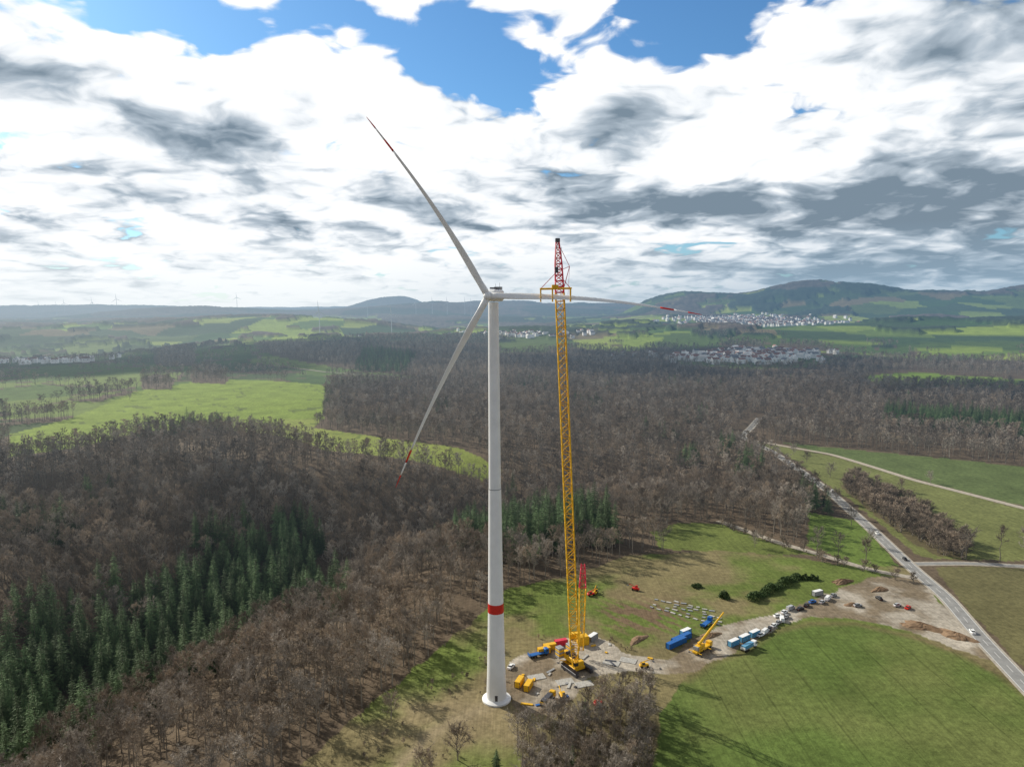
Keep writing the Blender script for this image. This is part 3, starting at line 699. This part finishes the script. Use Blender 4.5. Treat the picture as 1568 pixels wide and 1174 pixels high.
for i,(x,y) in enumerate([(-6420,9714),(-6230,9965),(-4328,7387),(-4250,7700),(-850,3155),(-1502,7452),(-593,3519),(-1017,7601),(-853,7685),(-666,7396),(-491,7515),(-420,7400),(-5600,8800),(-3300,8600),(2500,7200),(4300,9000),(5600,9000)]):
    inst(dt,'distant_wind_turbine',(x,y,h1(x,y)),(i*.7)%1.2-.6,.8 if y<4000 else 1.)
# ------------------------------------------------------------ sun, clouds and sky
SAZ,SEL=math.radians(-50),math.radians(31)
sd=Vector((math.sin(SAZ)*math.cos(SEL),math.cos(SAZ)*math.cos(SEL),math.sin(SEL)))
sl=bpy.data.lights.new('sun','SUN');sl.energy=5.0;sl.angle=math.radians(.53);sl.color=(1,.93,.80);so=bpy.data.objects.new('sun',sl);COL.objects.link(so);so.rotation_euler=(-sd).to_track_quat('-Z','Y').to_euler();so.location=(-500,400,600)
def shade_cloud(gx,gy,rx,ry,seed,n=70):
    """unseen flat-based cumulus bank, added for shade, at 3500 m; it throws its shadow on the land around (gx,gy)"""
    r=random.Random(seed);bm=bmesh.new();A_=3500.;cx=gx+sd.x/sd.z*A_;cy=gy+sd.y/sd.z*A_
    for i in range(n):
        a=r.uniform(0,6.283);q=math.sqrt(r.random());s=r.uniform(.10,.24)*(1.15-.5*q)
        x=cx+rx*q*math.cos(a);y=cy+ry*q*math.sin(a);R=s*(rx+ry)/2
        bmesh.ops.create_icosphere(bm,subdivisions=2,radius=1,matrix=Matrix.Translation((x,y,A_+R*.25))@Matrix.Diagonal((R*r.uniform(.9,1.4),R*r.uniform(.8,1.2),R*.45,1)))
    for v in bm.verts:
        k=math.sin(v.co.x*.03)*math.cos(v.co.y*.027+1)*8+math.sin(v.co.x*.07+v.co.z*.05)*5;v.co.z+=k;v.co.x+=k
    me=bpy.data.meshes.new('shade_cloud');bm.to_mesh(me);bm.free();me.materials.append(M['shade_cloud']);me.polygons.foreach_set('use_smooth',[True]*len(me.polygons))
    COL.objects.link(bpy.data.objects.new('shade_cloud',me))
shade_cloud(-1150,2250,700,660,1,90);shade_cloud(-400,575,230,95,2,60);shade_cloud(420,1900,480,400,3,80);shade_cloud(-300,2200,260,300,6,50);shade_cloud(900,1250,330,200,8,50)
w=bpy.data.worlds.new('World');SC.world=w;w.use_nodes=True;t=w.node_tree;t.nodes.clear();L=t.links.new
w.cycles.sampling_method='NONE'
out=nd(t,'ShaderNodeOutputWorld');bg=nd(t,'ShaderNodeBackground');bg.inputs['Strength'].default_value=.1;L(bg.outputs[0],out.inputs[0])
sk=nd(t,'ShaderNodeTexSky',sky_type='NISHITA',sun_disc=False);sk.sun_elevation=SEL;sk.sun_rotation=SAZ;sk.air_density=1.0;sk.dust_density=.6;sk.ozone_density=1.6
tc=nd(t,'ShaderNodeTexCoord');dr=tc.outputs['Generated'];sp=nd(t,'ShaderNodeSeparateXYZ');L(dr,sp.inputs[0]);dx,dy,dz=sp.outputs
zp=mth(t,'ADD',mth(t,'MAXIMUM',dz,0.),.18)
cv=nd(t,'ShaderNodeCombineXYZ');L(mth(t,'DIVIDE',dx,zp),cv.inputs[0]);L(mth(t,'DIVIDE',dy,zp),cv.inputs[1]);cpv=cv.outputs[0]
wn=nd(t,'ShaderNodeTexNoise',noise_dimensions='2D');wn.inputs['Scale'].default_value=3.;wn.inputs['Detail'].default_value=2;L(cpv,wn.inputs['Vector'])
wv=nd(t,'ShaderNodeVectorMath',operation='SUBTRACT');L(wn.outputs['Color'],wv.inputs[0]);wv.inputs[1].default_value=(.5,.5,.5)
ws=nd(t,'ShaderNodeVectorMath',operation='SCALE');L(wv.outputs[0],ws.inputs[0]);ws.inputs['Scale'].default_value=.20
wp=nd(t,'ShaderNodeVectorMath',operation='ADD');L(cpv,wp.inputs[0]);L(ws.outputs[0],wp.inputs[1]);cp2=wp.outputs[0]
azn=mth(t,'MULTIPLY',mth(t,'ARCTAN2',dx,dy),57.2958);eln=mth(t,'MULTIPLY',mth(t,'ARCSINE',dz),57.2958)
def blob(a0,e0,sa,se,wt):
    q=mth(t,'ADD',mth(t,'POWER',mth(t,'ABSOLUTE',mth(t,'DIVIDE',mth(t,'SUBTRACT',azn,a0),sa)),2.),mth(t,'POWER',mth(t,'ABSOLUTE',mth(t,'DIVIDE',mth(t,'SUBTRACT',eln,e0),se)),2.))
    return mth(t,'MULTIPLY',mth(t,'EXPONENT',mth(t,'MULTIPLY',q,-1.)),wt)
def summ(lst):
    s=None
    for b_ in lst:
        v=blob(*b_);s=v if s is None else mth(t,'ADD',s,v)
    return s
cov=summ([(-7,19.6,8.5,3.0,-.50),(-1,16.0,3.2,2,-.30),(14.5,21,6,2.8,-.58),(-23,18.8,5,1.4,-.38),(-1.5,10.4,2,1.,-.2),(-35,10.5,4,1.5,-.2),(5.5,19,3.2,5,.18),(26,15,10,8,.2),(-22,12,9,3.5,.34),(10,13,5,4,.24),(15,7,20,3,.2),(-10,6,20,3,.15)])
dark=summ([(-22.6,12.0,7.5,2.2,.60),(-27.6,7.6,4.5,1.2,.6),(-36,14.5,2.8,1.6,.5),(-13.6,5.6,8,1.0,.4),(-7,7.8,6,1.6,.48),(9.7,12.8,3.4,3.4,.46),(5,9.8,4,1.3,.4),(16,6.8,13,1.9,.6),(30,6.5,9,3,.55),(32,16,6,6,.36),(25,2.2,15,1.9,.6),(-30,3.6,8,.6,.3),(-5,12,60,30,-.25)])
nA=noise(t,cp2,1.75,9,.56,'2D');nB=noise(t,cp2,2.4,4,.5,'2D')
vo=nd(t,'ShaderNodeTexVoronoi',feature='SMOOTH_F1',voronoi_dimensions='2D');vo.inputs['Scale'].default_value=6.;vo.inputs['Detail'].default_value=2.;vo.inputs['Roughness'].default_value=.55;vo.inputs['Smoothness'].default_value=.5;L(cp2,vo.inputs['Vector'])
puff=mth(t,'MULTIPLY',mth(t,'SUBTRACT',.42,vo.outputs['Distance']),.40)
cvb=mth(t,'ADD',mth(t,'ADD',mth(t,'MULTIPLY',mth(t,'SUBTRACT',nA,.5),1.6),mth(t,'ADD',puff,.5)),cov)
cvb=mth(t,'ADD',cvb,rng(t,eln,3.,15.,.50,.34))
alpha=rng(t,cvb,.44,.62,0,1,True)
off=nd(t,'ShaderNodeVectorMath',operation='ADD');L(cp2,off.inputs[0]);off.inputs[1].default_value=(-.08,.07,0)
nC=noise(t,off.outputs[0],1.75,6,.56,'2D')
sh=mth(t,'MULTIPLY',mth(t,'SUBTRACT',nA,nC),2.2)
thick=mth(t,'ADD',rng(t,cvb,.75,1.4,0,.38),mth(t,'ADD',dark,mth(t,'SUBTRACT',mth(t,'MULTIPLY',mth(t,'SUBTRACT',nB,.5),1.4),mth(t,'ADD',sh,mth(t,'MULTIPLY',puff,1.4)))))
T_=rng(t,thick,.02,.85,0,1)
mc=nd(t,'ShaderNodeValToRGB');cr0=mc.color_ramp;cr0.elements[0].position=0;cr0.elements[0].color=(11.2,11.2,11.2,1);cr0.elements[1].position=1;cr0.elements[1].color=(2.0,2.7,3.4,1)
e_=cr0.elements.new(.30);e_.color=(9.0,9.4,9.8,1);e_=cr0.elements.new(.62);e_.color=(4.7,5.5,6.3,1);L(T_,mc.inputs[0])
back=mth(t,'MULTIPLY',rng(t,dy,-.5,.5,.62,1.0),rng(t,eln,24.,42.,1.0,.34))
cs=nd(t,'ShaderNodeVectorMath',operation='SCALE');L(mc.outputs[0],cs.inputs[0]);L(back,cs.inputs['Scale'])
sat=nd(t,'ShaderNodeVectorMath',operation='MULTIPLY');L(sk.outputs[0],sat.inputs[0]);sat.inputs[1].default_value=(.6,1.0,1.3)
mx=nd(t,'ShaderNodeMix',data_type='RGBA');L(alpha,mx.inputs[0]);L(sat.outputs[0],mx.inputs[6]);L(cs.outputs[0],mx.inputs[7])
hc=nd(t,'ShaderNodeMix',data_type='RGBA');L(rng(t,azn,-15.,22.,0,1),hc.inputs[0]);hc.inputs[6].default_value=(8.6,9.2,9.5,1);hc.inputs[7].default_value=(3.0,4.4,5.7,1)
m2=nd(t,'ShaderNodeMix',data_type='RGBA');L(rng(t,eln,0.,5.5,.85,0),m2.inputs[0]);L(mx.outputs[2],m2.inputs[6]);L(hc.outputs[2],m2.inputs[7])
L(m2.outputs[2],bg.inputs['Color'])
# ------------------------------------------------------------ camera
p=math.radians(6.44);ro=math.radians(.3)
F=Vector((0,math.cos(p),-math.sin(p)));U=Vector((0,math.sin(p),math.cos(p)));R=Vector((1,0,0))
R2=R*math.cos(ro)-U*math.sin(ro);U2=U*math.cos(ro)+R*math.sin(ro)
cm=bpy.data.cameras.new('camera');cm.sensor_width=36;cm.lens=25.0;cm.clip_start=.5;cm.clip_end=90000
co=bpy.data.objects.new('camera',cm);COL.objects.link(co)
mw=Matrix((R2,U2,-F)).transposed().to_4x4();mw.translation=Vector((0,0,161));co.matrix_world=mw
SC.camera=co
SC.view_settings.view_transform='Standard';SC.view_settings.look='None';SC.view_settings.exposure=0
